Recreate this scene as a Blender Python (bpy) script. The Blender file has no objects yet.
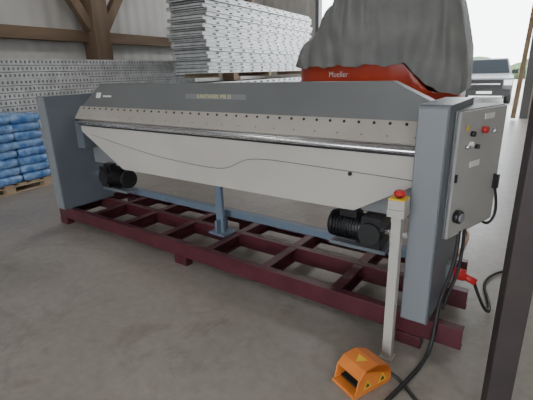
import bpy, math, random
from mathutils import Vector, Matrix, Euler, noise
random.seed(7)
scene = bpy.context.scene
COL = scene.collection

# ---------------------------------------------------------------- materials
def mat(name, col, rough=0.5, metal=0.0, col2=None, nscale=4.0, bump=0.0, bscale=60.0, emit=None, estr=0, detail=6, stretch=None, spec=None):
    m = bpy.data.materials.new(name); m.use_nodes = True
    nt = m.node_tree; b = nt.nodes['Principled BSDF']
    b.inputs['Base Color'].default_value = (*col, 1)
    b.inputs['Roughness'].default_value = rough
    b.inputs['Metallic'].default_value = metal
    if spec is not None: b.inputs['Specular IOR Level'].default_value = spec
    tc = nt.nodes.new('ShaderNodeTexCoord')
    src = tc.outputs['Object']
    if stretch:
        mp = nt.nodes.new('ShaderNodeMapping'); mp.inputs['Scale'].default_value = stretch
        nt.links.new(src, mp.inputs['Vector']); src = mp.outputs['Vector']
    if col2 is not None:
        n = nt.nodes.new('ShaderNodeTexNoise'); n.inputs['Scale'].default_value = nscale; n.inputs['Detail'].default_value = detail
        nt.links.new(src, n.inputs['Vector'])
        r = nt.nodes.new('ShaderNodeValToRGB')
        r.color_ramp.elements[0].position = 0.35; r.color_ramp.elements[1].position = 0.65
        r.color_ramp.elements[0].color = (*col, 1); r.color_ramp.elements[1].color = (*col2, 1)
        nt.links.new(n.outputs['Fac'], r.inputs['Fac']); nt.links.new(r.outputs['Color'], b.inputs['Base Color'])
    if bump:
        n2 = nt.nodes.new('ShaderNodeTexNoise'); n2.inputs['Scale'].default_value = bscale; n2.inputs['Detail'].default_value = 4
        nt.links.new(src, n2.inputs['Vector'])
        bp = nt.nodes.new('ShaderNodeBump'); bp.inputs['Strength'].default_value = bump; bp.inputs['Distance'].default_value = 0.01
        nt.links.new(n2.outputs['Fac'], bp.inputs['Height']); nt.links.new(bp.outputs['Normal'], b.inputs['Normal'])
    if emit:
        b.inputs['Emission Color'].default_value = (*emit, 1); b.inputs['Emission Strength'].default_value = estr
    return m

M = {}
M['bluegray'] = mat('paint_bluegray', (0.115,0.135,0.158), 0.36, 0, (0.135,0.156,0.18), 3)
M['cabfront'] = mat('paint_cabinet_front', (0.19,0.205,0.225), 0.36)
M['beam'] = mat('paint_beam_gray', (0.125,0.13,0.13), 0.40, 0, (0.14,0.145,0.145), 2)
M['strip'] = mat('clamp_strip', (0.36,0.33,0.295), 0.4, 0.1, (0.42,0.385,0.345), 3)
M['apron'] = mat('apron_plate', (0.45,0.425,0.39), 0.36, 0.0, (0.50,0.475,0.44), 2)
M['steel'] = mat('bright_steel', (0.75,0.77,0.8), 0.22, 0.9)
M['black'] = mat('black_paint', (0.012,0.012,0.014), 0.4)
M['rubber'] = mat('black_rubber', (0.015,0.015,0.016), 0.6)
M['redox'] = mat('red_oxide_primer', (0.062,0.012,0.019), 0.38, 0, (0.088,0.02,0.028), 6, 0.2)
M['blue'] = mat('machine_blue', (0.13,0.17,0.225), 0.36)
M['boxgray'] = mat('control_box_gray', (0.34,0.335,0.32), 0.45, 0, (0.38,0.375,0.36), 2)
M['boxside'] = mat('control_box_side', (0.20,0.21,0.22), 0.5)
M['red'] = mat('red_plastic', (0.5,0.02,0.02), 0.35)
M['yellow'] = mat('yellow_plastic', (0.75,0.5,0.03), 0.45)
M['plate_letter'] = mat('plate_lettering', (0.55,0.52,0.25), 0.5)
M['orange'] = mat('orange_pedal', (0.62,0.17,0.025), 0.42, 0, (0.7,0.22,0.04), 10)
M['postgray'] = mat('light_post', (0.42,0.40,0.37), 0.45)
M['white'] = mat('white_paint', (0.75,0.75,0.72), 0.5)
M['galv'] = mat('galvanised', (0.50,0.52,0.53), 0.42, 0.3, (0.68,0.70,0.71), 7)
M['galvdark'] = mat('stack_shadow_frame_steel', (0.16,0.165,0.17), 0.6, 0.3)  # shade painted between the stack layers; also the dark steel of the door frame
M['wood'] = mat('old_timber', (0.13,0.085,0.055), 0.75, 0, (0.21,0.145,0.095), 3, 0.4, 30, stretch=(1,1,0.15))
M['woodh'] = mat('old_timber_rail', (0.13,0.085,0.055), 0.75, 0, (0.21,0.145,0.095), 3, 0.4, 30, stretch=(1,0.15,1))
M['pallet'] = mat('pallet_wood', (0.30,0.22,0.14), 0.8, 0, (0.4,0.3,0.2), 5)
M['tarp'] = mat('gray_tarp', (0.175,0.18,0.178), 0.6, 0, (0.235,0.24,0.235), 2, 0.5, 6)
M['hull'] = mat('red_hull', (0.55,0.06,0.025), 0.3, 0, (0.47,0.045,0.02), 3)
M['bag'] = mat('blue_plastic_bag', (0.05,0.16,0.42), 0.22, 0, (0.24,0.38,0.60), 9, 0.8, 18)
M['postdark'] = mat('dark_steel_post', (0.045,0.036,0.036), 0.5, 0.2, (0.06,0.047,0.045), 5)
M['glass'] = mat('dark_glass', (0.012,0.015,0.018), 0.35, spec=0.05)
M['truck'] = mat('truck_paint', (0.13,0.135,0.14), 0.4, 0.0, spec=0.3)
M['lamp'] = mat('headlamp', (0.8,0.8,0.8), 0.1, 0.3)
M['leaf'] = mat('foliage', (0.05,0.09,0.04), 0.9, 0, (0.10,0.16,0.07), 3)
M['hose'] = mat('tan_hose', (0.35,0.2,0.09), 0.5)
M['ceil'] = mat('ceiling_panel', (0.5,0.5,0.48), 0.8)
M['filltube'] = mat('fill_tube_glow', (1,1,1), 0.5, emit=(1,0.97,0.92), estr=3)  # glowing tubes of the added fill fixtures

def wallmat(name, c1, c2, scale):
    m = mat(name, c1, 0.65, 0, c2, 0.8)
    nt = m.node_tree; b = nt.nodes['Principled BSDF']
    tc = nt.nodes.new('ShaderNodeTexCoord'); w = nt.nodes.new('ShaderNodeTexWave')
    w.bands_direction = 'DIAGONAL'; w.inputs['Scale'].default_value = scale
    mp = nt.nodes.new('ShaderNodeMapping'); mp.inputs['Scale'].default_value = (1,1,0)
    nt.links.new(tc.outputs['Object'], mp.inputs['Vector']); nt.links.new(mp.outputs['Vector'], w.inputs['Vector'])
    bp = nt.nodes.new('ShaderNodeBump'); bp.inputs['Strength'].default_value = 0.5; bp.inputs['Distance'].default_value = 0.03
    nt.links.new(w.outputs['Fac'], bp.inputs['Height']); nt.links.new(bp.outputs['Normal'], b.inputs['Normal'])
    return m
M['wall'] = wallmat('wall_panel', (0.50,0.49,0.47), (0.57,0.56,0.54), 2.0)

def floormat():
    m = bpy.data.materials.new('concrete_floor'); m.use_nodes = True
    nt = m.node_tree; b = nt.nodes['Principled BSDF']; L = nt.links.new
    tc = nt.nodes.new('ShaderNodeTexCoord')
    def nz(sc,det=8,ro=0.6,dist=0):
        n=nt.nodes.new('ShaderNodeTexNoise'); n.inputs['Scale'].default_value=sc; n.inputs['Detail'].default_value=det; n.inputs['Roughness'].default_value=ro; n.inputs['Distortion'].default_value=dist
        L(tc.outputs['Object'], n.inputs['Vector']); return n
    def ramp(n,p0,p1,c0,c1):
        r=nt.nodes.new('ShaderNodeValToRGB'); r.color_ramp.elements[0].position=p0; r.color_ramp.elements[1].position=p1
        r.color_ramp.elements[0].color=(*c0,1); r.color_ramp.elements[1].color=(*c1,1); L(n.outputs['Fac'], r.inputs['Fac']); return r
    def mul(a,c):
        mx=nt.nodes.new('ShaderNodeMix'); mx.data_type='RGBA'; mx.blend_type='MULTIPLY'; mx.inputs['Factor'].default_value=1
        L(a,mx.inputs[6]); L(c,mx.inputs[7]); return mx.outputs[2]
    n1=nz(0.8,8,0.65,0.4); n2=nz(16); n3=nz(2.2,6,0.7,1.2)
    r1=ramp(n1,0.32,0.68,(0.235,0.212,0.188),(0.325,0.298,0.268))
    r2=ramp(n2,0.3,0.75,(0.84,0.84,0.84),(1.06,1.06,1.06))
    r3=ramp(n3,0.35,0.48,(0.80,0.785,0.77),(1,1,1))
    col=mul(mul(r1.outputs['Color'],r2.outputs['Color']),r3.outputs['Color'])
    L(col, b.inputs['Base Color'])
    rr = nt.nodes.new('ShaderNodeMapRange'); rr.inputs['To Min'].default_value = 0.26; rr.inputs['To Max'].default_value = 0.52
    L(n3.outputs['Fac'], rr.inputs['Value']); L(rr.outputs['Result'], b.inputs['Roughness'])
    bp = nt.nodes.new('ShaderNodeBump'); bp.inputs['Strength'].default_value = 0.12; bp.inputs['Distance'].default_value = 0.01
    L(n2.outputs['Fac'], bp.inputs['Height']); L(bp.outputs['Normal'], b.inputs['Normal'])
    return m
M['floor'] = floormat()
M['yard'] = mat('yard_concrete', (0.36,0.35,0.33), 0.8, 0, (0.44,0.43,0.41), 1.0)

# ---------------------------------------------------------------- mesh builder
class MB:
    def __init__(s): s.v=[]; s.f=[]; s.mi=[]; s.mats=[]; s.sm=[]
    def m(s, key):
        mm = M[key]
        if mm not in s.mats: s.mats.append(mm)
        return s.mats.index(mm)
    def add(s, vs, fs, key, smooth=False):
        o = len(s.v); i = s.m(key)
        s.v += [Vector(p) for p in vs]
        for f in fs: s.f.append([o+k for k in f]); s.mi.append(i); s.sm.append(smooth)
    def box(s, lo, hi, key):
        x0,y0,z0 = lo; x1,y1,z1 = hi
        s.add([(x0,y0,z0),(x1,y0,z0),(x1,y1,z0),(x0,y1,z0),(x0,y0,z1),(x1,y0,z1),(x1,y1,z1),(x0,y1,z1)],
              [(0,3,2,1),(4,5,6,7),(0,1,5,4),(1,2,6,5),(2,3,7,6),(3,0,4,7)], key)
    def obox(s, c, ax, ay, az, key):
        c=Vector(c); ax=Vector(ax); ay=Vector(ay); az=Vector(az)
        vs=[c+i*ax+j*ay+k*az for k in (-1,1) for (i,j) in ((-1,-1),(1,-1),(1,1),(-1,1))]
        s.add(vs, [(0,3,2,1),(4,5,6,7),(0,1,5,4),(1,2,6,5),(2,3,7,6),(3,0,4,7)], key)
    def beam(s, p0, p1, w, h, key):
        p0=Vector(p0); p1=Vector(p1); d=p1-p0; L=d.length; d.normalize()
        up = Vector((0,0,1)) if abs(d.z)<0.9 else Vector((0,1,0))
        a = d.cross(up).normalized(); b = a.cross(d).normalized()
        s.obox((p0+p1)/2, d*L/2, a*w/2, b*h/2, key)
    def prism(s, poly, axis, lo, hi, key):
        def P(a,b,t): return {'x':(t,a,b),'y':(a,t,b),'z':(a,b,t)}[axis]
        n=len(poly)
        vs=[P(a,b,lo) for a,b in poly]+[P(a,b,hi) for a,b in poly]
        fs=[tuple(range(n))[::-1], tuple(range(n,2*n))]+[(i,(i+1)%n,n+(i+1)%n,n+i) for i in range(n)]
        s.add(vs, fs, key)
    def cyl(s, p0, p1, r, key, n=16, r1=None, smooth=True):
        p0=Vector(p0); p1=Vector(p1); d=(p1-p0).normalized(); r1 = r if r1 is None else r1
        up = Vector((0,0,1)) if abs(d.z)<0.9 else Vector((1,0,0))
        a=d.cross(up).normalized(); b=d.cross(a)
        vs=[p0+r*(a*math.cos(2*math.pi*i/n)+b*math.sin(2*math.pi*i/n)) for i in range(n)]
        vs+=[p1+r1*(a*math.cos(2*math.pi*i/n)+b*math.sin(2*math.pi*i/n)) for i in range(n)]
        s.add(vs, [(i,(i+1)%n,n+(i+1)%n,n+i) for i in range(n)], key, smooth)
        o=len(s.v)-2*n; k=s.m(key)
        s.f.append([o+i for i in range(n)][::-1]); s.mi.append(k); s.sm.append(False)
        s.f.append([o+n+i for i in range(n)]); s.mi.append(k); s.sm.append(False)
    def pillow(s, c, hx, hy, hz, key, nu=14, nv=7, e1=0.45, e2=0.7, rz=0, jit=0):
        vs=[]; fs=[]
        def sp(x,e): return math.copysign(abs(x)**e, x)
        cr,sr=math.cos(rz),math.sin(rz)
        for j in range(nv+1):
            ph=-math.pi/2+math.pi*j/nv
            for i in range(nu):
                th=2*math.pi*i/nu
                x=hx*sp(math.cos(ph),e2)*sp(math.cos(th),e1); y=hy*sp(math.cos(ph),e2)*sp(math.sin(th),e1); z=hz*sp(math.sin(ph),e2)
                if jit:
                    q=noise.noise(Vector((x*9+c[0]*5,y*9+c[1]*7,z*9+c[2]*11)))*jit; x*=1+q; y*=1+q
                vs.append((c[0]+x*cr-y*sr,c[1]+x*sr+y*cr,c[2]+z))
        for j in range(nv):
            for i in range(nu):
                fs.append((j*nu+i,j*nu+(i+1)%nu,(j+1)*nu+(i+1)%nu,(j+1)*nu+i))
        s.add(vs,fs,key,True)
    def finish(s, name, mw=None, parent=None, bevel=0):
        me=bpy.data.meshes.new(name); me.from_pydata(s.v,[],s.f)
        for m_ in s.mats: me.materials.append(m_)
        for p,i,sm in zip(me.polygons,s.mi,s.sm): p.material_index=i; p.use_smooth=sm
        me.update()
        o=bpy.data.objects.new(name,me); COL.objects.link(o)
        if parent: o.parent=parent
        if mw is not None: o.matrix_world=mw
        if bevel:
            b=o.modifiers.new('bevel','BEVEL'); b.width=bevel; b.segments=2; b.limit_method='ANGLE'; b.angle_limit=math.radians(50)
        return o

def empty(name, mw):
    o=bpy.data.objects.new(name,None); COL.objects.link(o); o.matrix_world=mw; o.empty_display_size=0.1
    return o
def curve(name, pts, r, key, parent=None):
    c=bpy.data.curves.new(name,'CURVE'); c.dimensions='3D'; c.bevel_depth=r; c.bevel_resolution=3; c.resolution_u=10
    sp=c.splines.new('NURBS'); sp.points.add(len(pts)-1)
    for p,q in zip(sp.points,pts): p.co=(*q,1)
    sp.use_endpoint_u=True; sp.order_u=3
    c.materials.append(M[key])
    o=bpy.data.objects.new(name,c); COL.objects.link(o)
    if parent: o.parent=parent
    return o
def text(name, body, size, key, mloc, parent=None):
    c=bpy.data.curves.new(name,'FONT'); c.body=body; c.size=size; c.extrude=0.001; c.align_x='CENTER'; c.align_y='CENTER'
    c.materials.append(M[key])
    o=bpy.data.objects.new(name,c); COL.objects.link(o)
    if parent: o.parent=parent
    o.matrix_local=mloc
    return o
def frame(x,y,deg,z=0): return Matrix.Translation((x,y,z)) @ Matrix.Rotation(math.radians(deg),4,'Z')

# ---------------------------------------------------------------- camera
cam=bpy.data.cameras.new('camera'); cam.sensor_width=36; cam.lens=27.0; cam.clip_end=300
co=bpy.data.objects.new('camera',cam); COL.objects.link(co)
R=Euler((math.radians(90-17.8),0,0)).to_matrix().to_4x4() @ Matrix.Rotation(math.radians(-1.6),4,'Z')
co.matrix_world=Matrix.Translation((0,0,1.5)) @ R
scene.camera=co

# ---------------------------------------------------------------- hall
H=frame(0,0,-30)
XL,XR,YN,YF,ZC=-8.0,8.0,-6.0,14.0,6.0
DX0,DX1,DZ=-5.9,0.75,5.2
b=MB(); b.box((XL-0.2,YN-0.2,-0.2),(XR+0.2,YF+0.2,0),'floor'); b.finish('floor',H)
b=MB(); b.box((XL-0.2,YN,0),(XL,YF,ZC),'wall'); b.finish('wall_left',H)
b=MB(); b.box((XR,YN,0),(XR+0.2,YF,ZC),'wall'); b.finish('wall_right',H)
b=MB(); b.box((XL-0.2,YF,0),(DX0,YF+0.2,ZC),'wall'); b.box((DX1,YF,0),(XR+0.2,YF+0.2,ZC),'wall'); b.box((DX0,YF,DZ),(DX1,YF+0.2,ZC),'wall'); b.finish('wall_back',H)
b=MB(); b.box((XL-0.2,YN-0.2,0),(-3,YN,ZC),'wall'); b.box((3,YN-0.2,0),(XR+0.2,YN,ZC),'wall'); b.box((-3,YN-0.2,4.2),(3,YN,ZC),'wall'); b.finish('wall_front',H)  # unseen opening behind the camera, put in to let sky light into the hall
b=MB(); b.box((XL-0.2,YN-0.2,ZC),(XR+0.2,YF+0.2,ZC+0.2),'ceil'); b.finish('ceiling',H)
b=MB()
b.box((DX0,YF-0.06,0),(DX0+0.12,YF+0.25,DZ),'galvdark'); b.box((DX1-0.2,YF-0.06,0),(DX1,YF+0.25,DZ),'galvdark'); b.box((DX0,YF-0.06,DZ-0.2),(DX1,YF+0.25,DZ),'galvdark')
b.finish('door_frame',H)  # jambs and header of the steel door frame
b=MB()
for y in (1.2,6.3,11.4):
    b.box((-7.95,y-0.2,0),(-7.55,y+0.2,ZC-0.02),'wood')
    b.beam((-7.7,y+0.15,2.45),(-7.7,y+1.9,4.9),0.16,0.2,'wood'); b.beam((-7.7,y-0.15,2.45),(-7.7,y-1.9,4.9),0.16,0.2,'wood')
b.finish('timber_post_frame',H,bevel=0.01)
b=MB(); b.box((-7.98,-5.9,2.2),(-7.78,13.9,2.42),'woodh'); b.box((-7.98,-5.9,4.6),(-7.78,13.9,4.82),'woodh')
b.box((-7.7,13.75,3.0),(-6.1,13.95,3.2),'woodh'); b.finish('trim_1',H)
for i,(x,y) in enumerate(((-4,-2),(-4,4),(-4,10),(3,-2),(3,4),(3,10))):  # added fill lights with modelled fixtures, out of view, to brighten the interior
    b=MB(); b.box((x-0.15,y-0.9,ZC-0.12),(x+0.15,y+0.9,ZC),'white'); b.cyl((x-0.06,y-0.85,ZC-0.15),(x-0.06,y+0.85,ZC-0.15),0.02,'filltube'); b.cyl((x+0.06,y-0.85,ZC-0.15),(x+0.06,y+0.85,ZC-0.15),0.02,'filltube')
    o=b.finish('fill_fixture' ,H)
    ld=bpy.data.lights.new('fill_light','AREA'); ld.shape='RECTANGLE'; ld.size=0.5; ld.size_y=1.9; ld.energy=58; ld.color=(1,0.97,0.93)
    lo=bpy.data.objects.new('fill_light',ld); COL.objects.link(lo); lo.parent=o; lo.location=(x,y,ZC-0.2)

b=MB(); b.box((-60,YF+0.2,-0.2),(60,90,0),'yard'); b.finish('yard_ground',H)
b=MB(); b.box((-60,-60,-0.2),(60,YN-0.2,0),'yard'); b.finish('yard_ground',H)

# ---------------------------------------------------------------- world
w=bpy.data.worlds.new('sky'); scene.world=w; w.use_nodes=True
bg=w.node_tree.nodes['Background']; bg.inputs['Color'].default_value=(0.92,0.96,1.0,1); bg.inputs['Strength'].default_value=8.0

# ---------------------------------------------------------------- machine
T=frame(1.024,1.74,-35.9)
mach=empty('sheet_metal_folding_machine',T)
def fin(b,name,bevel=0,parent=None):
    o=b.finish(name,None,parent or mach,bevel); return o
CD=0.53
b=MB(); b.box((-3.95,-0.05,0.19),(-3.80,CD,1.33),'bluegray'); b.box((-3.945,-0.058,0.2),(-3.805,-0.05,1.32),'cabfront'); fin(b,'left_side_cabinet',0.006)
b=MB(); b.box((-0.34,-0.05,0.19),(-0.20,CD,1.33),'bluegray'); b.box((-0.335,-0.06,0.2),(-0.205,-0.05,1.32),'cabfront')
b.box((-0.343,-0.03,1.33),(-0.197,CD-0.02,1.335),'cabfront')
fin(b,'right_side_cabinet',0.006)
b=MB()
b.prism([(-3.80,1.20),(-0.34,1.20),(-0.34,1.31),(-0.59,1.43),(-3.40,1.43),(-3.78,1.215)],'y',0.30,0.40,'beam')
fin(b,'upper_clamping_beam',0.004)
b=MB()
b.prism([(0.30,1.215),(0.215,1.10),(0.225,1.09),(0.40,1.17),(0.40,1.215)],'x',-3.80,-0.34,'strip')
d=Vector((0,-0.085,-0.115)); nrm=Vector((0,-0.115,0.085)).normalized(); d0=Vector((0,0.30,1.215))
n=36
for i in range(n):
    x=-3.72+i*(3.33/(n-1))
    p=d0+d*0.16; p.x=x; b.cyl(p-nrm*0.003,p+nrm*0.006,0.0085,'black',10)
for i in range(22):
    x=-3.70+i*(3.28/21); p=d0+d*0.72; p.x=x; b.cyl(p-nrm*0.003,p+nrm*0.003,0.005,'beam',8)
fin(b,'clamping_blade')
b=MB(); b.box((-3.80,0.26,0.93),(-0.34,0.5,1.07),'beam'); b.box((-3.80,0.36,0.62),(-0.34,0.40,0.94),'boxside'); fin(b,'lower_beam_table',0.004)
b=MB()
b.box((-3.66,0.165,1.055),(-0.345,0.225,1.085),'steel'); b.cyl((-3.66,0.165,1.07),(-0.345,0.165,1.07),0.0155,'steel',14)
b.box((-3.66,0.17,1.04),(-0.345,0.186,1.055),'black')
fin(b,'bending_blade',0.003)
b=MB()
b.prism([(-3.66,1.054),(-3.65,0.98),(-3.05,0.66),(-0.74,0.67),(-0.345,0.90),(-0.345,1.054)],'y',0.185,0.2,'apron')
b.box((-3.0,0.2,0.70),(-0.8,0.24,0.74),'beam')
fin(b,'bending_apron',0.003)
c=curve('apron_wire',[(-3.5,0.182,0.96),(-2.95,0.182,0.885),(-2.5,0.182,0.83),(-1.95,0.182,0.805),(-1.75,0.182,0.815),(-1.60,0.182,0.90),(-1.45,0.182,0.925),(-1.2,0.182,0.925),(-0.35,0.182,0.905)],0.0022,'beam',mach)
b=MB(); b.cyl((-0.77,0.178,0.90),(-0.77,0.186,0.90),0.013,'black',14); fin(b,'apron_hole_dark')  # black disc standing in for the shade inside an open hole
b=MB(); b.box((-3.80,0.2,0.80),(-3.67,0.32,1.07),'bluegray'); fin(b,'left_pivot_arm',0.01)
b=MB(); b.box((-3.80,0.46,0.30),(-0.34,0.52,0.36),'blue'); fin(b,'lower_tie_beam',0.005)
b=MB(); b.prism([(-2.04,0.19),(-1.96,0.19),(-1.975,0.9),(-2.025,0.9)],'y',0.33,0.36,'blue'); b.box((-2.09,0.28,0.19),(-1.91,0.44,0.205),'blue'); b.box((-2.01,0.28,0.2),(-1.99,0.42,0.32),'blue'); fin(b,'centre_leg')
def motor(x,s,name):
    b=MB()
    b.cyl((x-0.17*s,0.36,0.50),(x+0.04*s,0.36,0.50),0.085,'black',20)
    for k in range(9):
        xx=x-0.15*s+0.02*k*s; b.cyl((xx,0.36,0.50),(xx+0.006*s,0.36,0.50),0.098,'black',20,smooth=False)
    b.cyl((x-0.20*s,0.36,0.50),(x-0.17*s,0.36,0.50),0.09,'black',20,r1=0.095)
    b.box((x-0.12,0.29,0.58),(x+0.0,0.41,0.645),'black')
    b.box(((x+0.04*s) if s>0 else (x-0.17),0.27,0.40),((x+0.17) if s>0 else (x-0.04),0.45,0.61),'black')
    b.cyl((x+0.1*s,0.25,0.50),(x+0.1*s,0.47,0.50),0.075,'rubber',20)
    b.box((x-0.2,0.30,0.36),(x+0.2,0.44,0.385),'bluegray'); b.box((x-0.02,0.34,0.38),(x+0.02,0.40,0.42),'black')
    b.beam((x+0.15*s,0.37,0.50),(x+0.38*s,0.37,0.50),0.03,0.03,'steel')
    fin(b,name,0.004)
motor(-0.76,1,'right_gear_motor'); motor(-3.42,-1,'left_gear_motor')
ml=lambda x,y,z: Matrix.Translation((x,y,z)) @ Matrix.Rotation(math.pi/2,4,'X')
b=MB(); b.box((-2.25,0.298,1.312),(-1.64,0.30,1.348),'boxside'); fin(b,'name_plate')
text('name_plate_lettering','KANTWERK MB 31',0.042,'plate_letter',ml(-1.945,0.296,1.33),mach)
b=MB(); b.prism([(-3.50,1.30),(-3.43,1.30),(-3.40,1.35),(-3.47,1.35)],'y',0.297,0.30,'white'); b.box((-3.38,0.297,1.31),(-3.25,0.30,1.325),'white'); fin(b,'maker_mark')
# control box
A=Vector((-0.190,0.07,0)); B=Vector((-0.045,0.56,0)); dd=(B-A).normalized(); nn=Vector((dd.y,-dd.x,0))
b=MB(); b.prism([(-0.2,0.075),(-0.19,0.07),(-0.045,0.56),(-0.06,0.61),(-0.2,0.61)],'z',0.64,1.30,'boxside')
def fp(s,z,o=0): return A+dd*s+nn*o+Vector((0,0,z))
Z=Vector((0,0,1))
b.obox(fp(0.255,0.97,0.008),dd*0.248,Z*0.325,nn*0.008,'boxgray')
fin(b,'control_cabinet',0.004)
b=MB()
def btn(s,z,r,key,h=0.02): b.cyl(fp(s,z,0.014),fp(s,z,0.014+h),r,key,16)
btn(0.24,1.19,0.019,'boxside',0.006); btn(0.24,1.19,0.017,'red',0.03)
btn(0.13,1.18,0.014,'black'); btn(0.13,1.13,0.012,'white'); btn(0.19,1.11,0.012,'black'); btn(0.09,1.12,0.012,'steel'); btn(0.36,1.17,0.012,'steel')
btn(0.07,0.76,0.035,'black',0.03); btn(0.07,0.76,0.022,'boxside',0.04)
b.obox(fp(0.30,1.255,0.018),dd*0.05,Z*0.014,nn*0.002,'white')
p=[fp(0.06,1.20,0.018),fp(0.10,1.20,0.018),fp(0.08,1.235,0.018)]; b.add(p,[(0,1,2)],'yellow')
b.obox(fp(0.46,0.88,0.03),dd*0.010,Z*0.04,nn*0.014,'black')
b.obox(fp(0.2,1.02,0.0175),dd*0.05,Z*0.015,nn*0.0015,'white')
b.obox(fp(0.02,0.97,0.0175),dd*0.008,Z*0.02,nn*0.006,'black')
fin(b,'control_buttons')
b=MB(); b.cyl((-0.19,0.36,0.33),(-0.10,0.36,0.33),0.035,'red',16); b.box((-0.20,0.32,0.28),(-0.16,0.40,0.39),'boxside'); b.cyl((-0.12,0.36,0.33),(-0.04,0.36,0.30),0.02,'red',12); fin(b,'power_plug')
curve('cabinet_cable',[(-0.14,0.20,0.66),(-0.13,0.18,0.5),(-0.17,0.05,0.3),(-0.16,-0.03,0.15),(-0.17,-0.1,0.02),(-0.22,-0.35,0.012),(-0.28,-0.62,0.012)],0.011,'rubber',mach)
curve('cabinet_cable_2',[(-0.12,0.24,0.66),(-0.11,0.24,0.45),(-0.15,0.12,0.28),(-0.155,0.1,0.22)],0.009,'rubber',mach)
curve('supply_cable',[(-0.05,0.36,0.30),(0.02,0.4,0.1),(0.05,0.6,0.012),(-0.1,1.1,0.012),(0.4,1.6,0.012),(1.2,2.2,0.012)],0.009,'rubber',mach)
curve('door_cable',[tuple(fp(0.46,0.84,0.03)),tuple(fp(0.50,0.70,0.05)),tuple(fp(0.45,0.60,0.02)),tuple(fp(0.40,0.66,0.0))],0.008,'rubber',mach)

# ---------------------------------------------------------------- steel skid
b=MB()
Zb,Zt=0.07,0.19
def chan(y0,x0,x1,flip=False):
    w=0.055; t=0.008
    pts=[(y0,Zb),(y0+w,Zb),(y0+w,Zb+t),(y0+t,Zb+t),(y0+t,Zt-t),(y0+w,Zt-t),(y0+w,Zt),(y0,Zt)]
    if flip: pts=[(2*y0+w-a,z) for a,z in pts]
    b.prism(pts,'x',x0,x1,'redox')
chan(0.0,-4.03,-0.03); chan(0.42,-4.0,-0.08); chan(0.845,-4.03,-0.16,True)
for x in (-3.95,-3.45,-2.95,-2.42,-1.88,-1.33,-0.78,-0.25):
    t=0.007; wv=0.035
    b.box((x-wv,0.01,Zt-0.014),(x+wv,0.89,Zt-0.004),'redox'); b.box((x-t/2,0.01,Zb+0.02),(x+t/2,0.89,Zt-0.01),'redox'); b.box((x-wv,0.01,Zb+0.01),(x+wv,0.89,Zb+0.02),'redox')
for x in (-3.95,-2.15,-0.3):
    for y in (-0.01,0.84): b.box((x-0.07,y,0),(x+0.07,y+0.07,Zb),'redox')
skid=b.finish('steel_skid_frame',T,bevel=0.002)

# ---------------------------------------------------------------- emergency stop post
es=empty('emergency_stop_post',frame(0.635,1.815,-36))
b=MB(); b.box((-0.024,-0.024,0.0),(0.024,0.024,0.84),'postgray'); b.box((-0.035,-0.035,0),(0.035,0.035,0.008),'postgray'); b.finish('post_tube',None,es,0.003)
b=MB(); b.box((-0.04,-0.045,0.86),(0.04,0.04,0.905),'postgray'); b.box((-0.04,-0.045,0.905),(0.04,0.04,0.912),'yellow'); b.box((-0.042,-0.047,0.82),(0.042,0.042,0.86),'postgray'); b.finish('switch_housing',None,es,0.006)
b=MB(); b.cyl((0,0,0.912),(0,0,0.922),0.014,'black'); b.cyl((0,0,0.922),(0,0,0.938),0.028,'red',20); b.cyl((0,0,0.938),(0,0,0.946),0.028,'red',20,r1=0.018); b.finish('stop_button',None,es)

# ---------------------------------------------------------------- foot pedal: local +x = opening direction
ang=math.degrees(math.atan2(-0.5,-0.85))
fpd=empty('foot_pedal_switch',frame(0.458,1.645,ang))
W=0.08; LN=0.12
b=MB()
b.box((-LN,-W,0.0),(LN+0.01,W,0.018),'orange')
prof=[(-LN,0.018),(LN,0.018),(LN-0.02,0.095),(LN-0.06,0.135),(-0.02,0.14),(-LN+0.02,0.10),(-LN,0.06)]
b.prism(prof,'y',-W,-W+0.01,'orange'); b.prism(prof,'y',W-0.01,W,'orange')
roof=[(-LN,0.018),(-LN,0.06),(-LN+0.02,0.10),(-0.02,0.14),(LN-0.06,0.135),(LN-0.02,0.095)]
inner=[(LN-0.028,0.090),(LN-0.064,0.125),(-0.02,0.13),(-LN+0.027,0.094),(-LN+0.01,0.058),(-LN+0.01,0.018)]
b.prism(roof+inner,'y',-W,W,'orange')
b.finish('pedal_hood',None,fpd,0.006)
b=MB(); b.prism([(-0.08,0.04),(0.09,0.03),(0.09,0.04),(-0.08,0.055)],'y',-W+0.02,W-0.02,'rubber'); b.box((-0.09,-W+0.015,0.018),(-0.05,W-0.015,0.05),'rubber')
b.finish('treadle',None,fpd,0.003)
b=MB()
for (x,z,s_) in ((-0.055,0.045,0.030),(0.045,0.05,0.026)):
    yy=W+0.0008
    b.add([(x-s_,yy,z-0.015),(x+s_,yy,z-0.015),(x,yy,z+s_*1.3)],[(0,1,2)],'yellow')
    b.add([(x-s_*0.55,yy+0.0006,z-0.007),(x+s_*0.55,yy+0.0006,z-0.007),(x,yy+0.0006,z+s_*0.7)],[(0,1,2)],'black')
b.add([(0.0,-0.03,0.1405),(0.0,0.03,0.1405),(0.05,0.0,0.1375)],[(0,1,2)],'yellow')
b.finish('warning_triangles',None,fpd)
curve('pedal_cable',[(-0.12,0.03,0.05),(-0.13,0.07,0.03),(-0.15,0.12,0.011),(-0.13,0.18,0.011),(-0.11,0.24,0.011),(-0.09,0.35,0.011),(-0.13,0.6,0.011)],0.009,'rubber',fpd)

# ---------------------------------------------------------------- near steel post
b=MB(); PX,PY=0.955,1.36
b.box((-0.045,-0.045,0.0),(0.045,0.045,ZC-0.01),'postdark'); b.box((-0.1,-0.1,0),(0.1,0.1,0.012),'postdark'); b.finish('steel_support_post',frame(PX,PY,-20),bevel=0.004)

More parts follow.
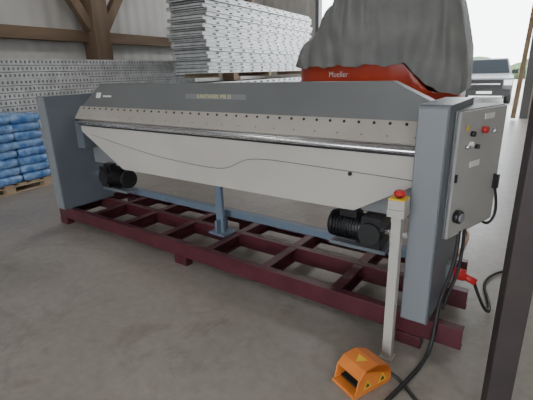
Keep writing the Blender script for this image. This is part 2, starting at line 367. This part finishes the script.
# ---------------------------------------------------------------- galvanised stacks
def stack(name, x0,x1,y0,y1,z0,z1,layer,pitch,jit,fill=0.45):
    b=MB()
    nl=int((z1-z0)/layer)
    for k in range(nl):
        jx=random.uniform(-jit,jit); jy=random.uniform(-jit,jit)*2
        a0,a1,c0,c1=x0+jx,x1+jx,y0+jy,y1+jy; zz=z0+k*layer; h=layer*0.9
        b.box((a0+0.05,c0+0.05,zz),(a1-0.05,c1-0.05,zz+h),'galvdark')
        for xx in (a0,a1-0.03):
            b.box((xx,c0,zz),(xx+0.03,c1,zz+h*0.28),'galv'); b.box((xx,c0,zz+h*0.72),(xx+0.03,c1,zz+h),'galv')
        for yy in (c0,c1-0.03):
            b.box((a0,yy,zz),(a1,yy+0.03,zz+h*0.35),'galv'); b.box((a0,yy,zz+h*0.65),(a1,yy+0.03,zz+h),'galv')
        n=int((c1-c0)/pitch)
        for i in range(n+1):
            yy=c0+i*(c1-c0-pitch*fill)/n
            b.box((a1-0.028,yy,zz+h*0.2),(a1-0.004,yy+pitch*fill,zz+h*0.8),'galv')
            b.box((a0+0.004,yy,zz+h*0.2),(a0+0.028,yy+pitch*fill,zz+h*0.8),'galv')
        if k==nl-1:
            n=int((c1-c0)/0.12)
            for i in range(n): b.box((a0,c0+0.12*i,zz+h-0.01),(a1,c0+0.12*i+0.07,zz+h),'galv')
    for yy in (y0+0.4,(y0+y1)/2,y1-0.4): b.box((x0,yy-0.05,0 if z0<1 else z0-0.09),(x1,yy+0.05,z0),'pallet')
    return b.finish(name,H)
stack('scaffold_deck_stack',-7.45,-6.5,-0.5,8.0,0.1,1.90,0.10,0.07,0.008,0.6)
stack('scaffold_frame_stack',-5.9,-5.05,6.6,11.0,0.1,1.42,0.095,0.3,0.03,0.6)
stack('scaffold_frame_stack',-5.95,-5.05,6.6,11.6,1.5,2.98,0.07,0.42,0.04,0.75)
# ---------------------------------------------------------------- blue bags
pal=empty('bag_pallet',H)
b=MB()
px0,px1,py0,py1=-6.45,-5.62,2.2,3.42
for k in range(7): b.box((px0,py0+k*0.18,0.10),(px1,py0+k*0.18+0.12,0.122),'pallet')
for xx in (px0,(px0+px1)/2-0.05,px1-0.1):
    b.box((xx,py0,0.0),(xx+0.1,py1-0.02,0.02),'pallet')
    b.box((xx,py0,0.08),(xx+0.1,py1-0.02,0.10),'pallet')
    for yy in (py0,(py0+py1)/2-0.06,py1-0.14): b.box((xx,yy,0.02),(xx+0.1,yy+0.12,0.08),'pallet')
b.finish('pallet',None,pal)
b=MB()
for L in range(8):
    z=0.122+0.058+L*0.114
    for i in range(2):
        for j in range(3):
            b.pillow((px0+0.21+i*0.41+random.uniform(-.01,.01),py0+0.2+j*0.405+random.uniform(-.015,.015),z),0.222,0.218,0.066,'bag',e1=0.3,e2=0.5,jit=0.08,rz=random.uniform(-.05,.05))
b.finish('bags',None,pal)

# ---------------------------------------------------------------- tarp-covered boat
BF=frame(2.12,7.73,-30)
boat=empty('tarp_covered_boat',BF)
L2=1.45
def bw(s):
    t=(s+1)/2; return 1.0*min(1,(t*2.4+0.02))**0.38
b=MB(); NS=28
prof=[(0.0,0.55),(0.45,0.62),(0.8,0.85),(0.95,1.12),(1.0,1.40),(1.0,1.62)]
vs=[];fs=[]
def pz(a,z,s):
    lift=max(0,-s-0.2)*0.35; z=z+lift*max(0,(1.3-z))
    if s>0.4: z=min(z,1.62-0.5*min(1,(s-0.4)*3))
    return z
def hw(s): return bw(s)*(1-0.10*min(1,max(0,s-0.35)*3))
for i in range(NS+1):
    s=-1+2*i/NS; w=hw(s)
    ring=[(-a*w, pz(a,z,s)) for a,z in reversed(prof)]+[(a*w,pz(a,z,s)) for a,z in prof[1:]]
    for y,z in ring: vs.append((s*L2,y,z))
nr=len(prof)*2-1
for i in range(NS):
    for j in range(nr-1): fs.append((i*nr+j,i*nr+j+1,(i+1)*nr+j+1,(i+1)*nr+j))
fs.append(tuple(range(NS*nr,NS*nr+nr))); fs.append(tuple(range(nr))[::-1])
b.add(vs,fs,'hull',True)
b.finish('hull',None,boat)
b=MB()
for i in range(19):
    s0=-1+2*i/NS; s1=-1+2*(i+1)/NS
    for sg in (-1,1):
        b.beam((s0*L2,sg*(hw(s0)+0.012),1.27),(s1*L2,sg*(hw(s1)+0.012),1.27),0.03,0.08,'black')
b.finish('rub_rail',None,boat)
b=MB(); vs=[];fs=[]; NA=96; NS2=120
TP=[(-1,1.70),(-0.92,1.84),(-0.62,2.30),(-0.44,2.72),(-0.33,3.02),(0.0,3.14),(0.45,3.14),(0.70,3.06),(0.82,2.72),(0.93,2.2),(1.0,1.8)]
def top(s):
    for (a,za),(c_,zc) in zip(TP,TP[1:]):
        if s<=c_:
            t=(s-a)/(c_-a); return za+(zc-za)*t
    return TP[-1][1]
for i in range(NS2+1):
    s=-1+2*i/NS2; w=bw(s)+0.09; zt=top(s); hem=1.55+0.02*math.sin(s*18)+0.008*math.sin(s*44)-0.42*min(1,max(0,s-0.45)*3.0)
    for j in range(NA+1):
        th=math.pi*j/NA; cx=math.cos(th); cz=math.sin(th)
        y=w*math.copysign(abs(cx)**0.42,cx)*(1-0.16*cz); z=hem+(zt-hem)*(cz**0.7)
        p=Vector((s*(L2+0.06),y,z))
        k=min(1,cz*4)
        # folds hanging down the sides: ridges run from ridge to hem
        fold=abs(noise.noise(Vector((s*5.0+0.5*z,1.0 if cx>0 else 9.0,z*0.35))))-0.2
        f=(noise.noise(Vector((s*2.2,y*1.2,z*1.1)))*0.12+fold*0.20)*k+0.026*math.sin(s*30+4*noise.noise(Vector((s*2.5,z*0.8,5))))*(1-cz)
        q=Vector((0,cx,0.6*cz)).normalized()
        vs.append(p+q*f)
for i in range(NS2):
    for j in range(NA): fs.append((i*(NA+1)+j,i*(NA+1)+j+1,(i+1)*(NA+1)+j+1,(i+1)*(NA+1)+j))
fs.append(tuple(range(NA+1))[::-1]); fs.append(tuple(range(NS2*(NA+1),NS2*(NA+1)+NA+1)))
b.add(vs,fs,'tarp',True); b.finish('tarp_cover',None,boat)
b=MB()
b.beam((-1.5,0,0.48),(1.4,0,0.48),0.12,0.12,'galv'); b.beam((-2.1,0,0.46),(-1.5,0,0.48),0.08,0.08,'galv')
for x in (-0.9,0.0,0.9): b.beam((x,-0.85,0.5),(x,0.85,0.5),0.08,0.08,'galv')
for y in (-0.5,0.5): b.box((-1.0,y-0.05,0.54),(1.3,y+0.05,0.66),'galv')
for y in (-0.95,0.95):
    b.cyl((0.4,y-0.1,0.33),(0.4,y+0.1,0.33),0.33,'rubber',28); b.cyl((0.4,y-0.105,0.33),(0.4,y+0.105,0.33),0.18,'steel',20)
b.cyl((0.4,-0.9,0.33),(0.4,0.9,0.33),0.03,'galv'); b.box((0.34,-0.8,0.3),(0.46,-0.7,0.5),'galv'); b.box((0.34,0.7,0.3),(0.46,0.8,0.5),'galv')
b.cyl((-1.95,0,0.0),(-1.95,0,0.46),0.03,'galv'); b.finish('trailer',None,boat)
sT=-0.28; p0=Vector((sT*L2-0.2,-hw(sT-0.2/L2),0)); p1=Vector((sT*L2+0.2,-hw(sT+0.2/L2),0)); aa=math.atan2((p1-p0).y,(p1-p0).x); pm=(p0+p1)/2+Vector((math.sin(aa),-math.cos(aa),0))*0.03
text('hull_lettering','Mueller',0.13,'white',Matrix.Translation((pm.x,pm.y,1.42))@Matrix.Rotation(aa,4,'Z')@Matrix.Rotation(math.pi/2,4,'X'),boat)

# ---------------------------------------------------------------- pickup truck (front toward hall)
tr=empty('pickup_truck',frame(10.0,18.6,180-29))
b=MB()
def arch(yc):   # wheel arch points from front to rear (decreasing y)
    return [(yc+0.46*math.cos(a),0.40+0.46*math.sin(a)) for a in [math.pi*k/8 for k in range(9)]]
sidep=[(2.62,0.42),(2.66,0.75),(2.56,1.02),(1.35,1.14),(-2.6,1.15),(-2.65,0.5),(-2.3,0.42)]
body=[(2.62,0.42),(2.66,0.75),(2.56,1.02),(1.35,1.14),(-2.6,1.15),(-2.65,0.5)]+list(reversed(arch(-1.7)))+list(reversed(arch(1.7)))
b.prism(body,'x',-0.95,0.95,'truck')
b.finish('body',None,tr)
b=MB()
lo=[(-0.9,1.35,1.13),(0.9,1.35,1.13),(0.9,-0.95,1.13),(-0.9,-0.95,1.13)]; hi=[(-0.72,0.7,1.78),(0.72,0.7,1.78),(0.72,-0.7,1.78),(-0.72,-0.7,1.78)]
b.add(lo+hi,[(0,1,5,4),(1,2,6,5),(2,3,7,6),(3,0,4,7),(4,5,6,7)],'truck')
b.finish('cab',None,tr)
b=MB()
b.add([(-0.82,1.31,1.20),(0.82,1.31,1.20),(0.68,0.80,1.73),(-0.68,0.80,1.73)],[(0,1,2,3)],'glass')
for sg in (-1,1): b.add([(sg*0.885,1.05,1.22),(sg*0.885,-0.75,1.22),(sg*0.75,-0.6,1.70),(sg*0.75,0.65,1.70)],[(0,1,2,3)],'glass')
b.box((-0.60,2.6,0.64),(0.60,2.69,0.97),'black'); b.box((-0.88,2.6,0.36),(0.88,2.74,0.6),'rubber')
b.finish('windshield_and_grille',None,tr)
b=MB()
b.box((-0.92,2.5,0.76),(-0.64,2.69,0.95),'lamp'); b.box((0.64,2.5,0.76),(0.92,2.69,0.95),'lamp'); b.box((-0.52,2.69,0.78),(0.52,2.71,0.83),'steel')
b.box((-1.12,1.0,1.15),(-0.90,1.1,1.32),'black'); b.box((0.90,1.0,1.15),(1.12,1.1,1.32),'black'); b.box((-0.27,2.74,0.44),(0.27,2.75,0.54),'white')
b.finish('lamps_and_mirrors',None,tr)
b=MB()
for y in (1.7,-1.7):
    b.cyl((-0.8,y,0.38),(0.8,y,0.38),0.05,'black')
    for x in (-0.85,0.85): b.cyl((x-0.12,y,0.38),(x+0.12,y,0.38),0.38,'rubber',24); b.cyl((x-0.125,y,0.38),(x+0.125,y,0.38),0.2,'steel',16)
b.finish('wheels',None,tr)
b=MB()
for i in range(70):
    x=random.uniform(-30,40); y=random.uniform(52,60); r=random.uniform(0.9,1.9)
    b.pillow((x,y,r*0.6),r,r,r*random.uniform(0.7,1.0),'leaf',nu=12,nv=8,e1=1,e2=1,jit=0.8)
b.finish('tree_line',H)
b=MB(); b.beam((0.38,13.5,0.05),(0.50,13.6,3.6),0.12,0.12,'pallet'); b.finish('wooden_prop',H)
hp=curve('floor_hose',[(1.35,2.75,0.012),(1.75,3.2,0.012),(1.95,3.6,0.012),(1.75,4.0,0.012),(1.5,4.4,0.012),(2.2,5.4,0.012)],0.011,'hose')
hp=curve('floor_cable',[(1.9,2.6,0.01),(2.6,3.4,0.01),(3.0,4.6,0.01),(3.6,5.2,0.01),(5.0,6.4,0.01)],0.009,'rubber')
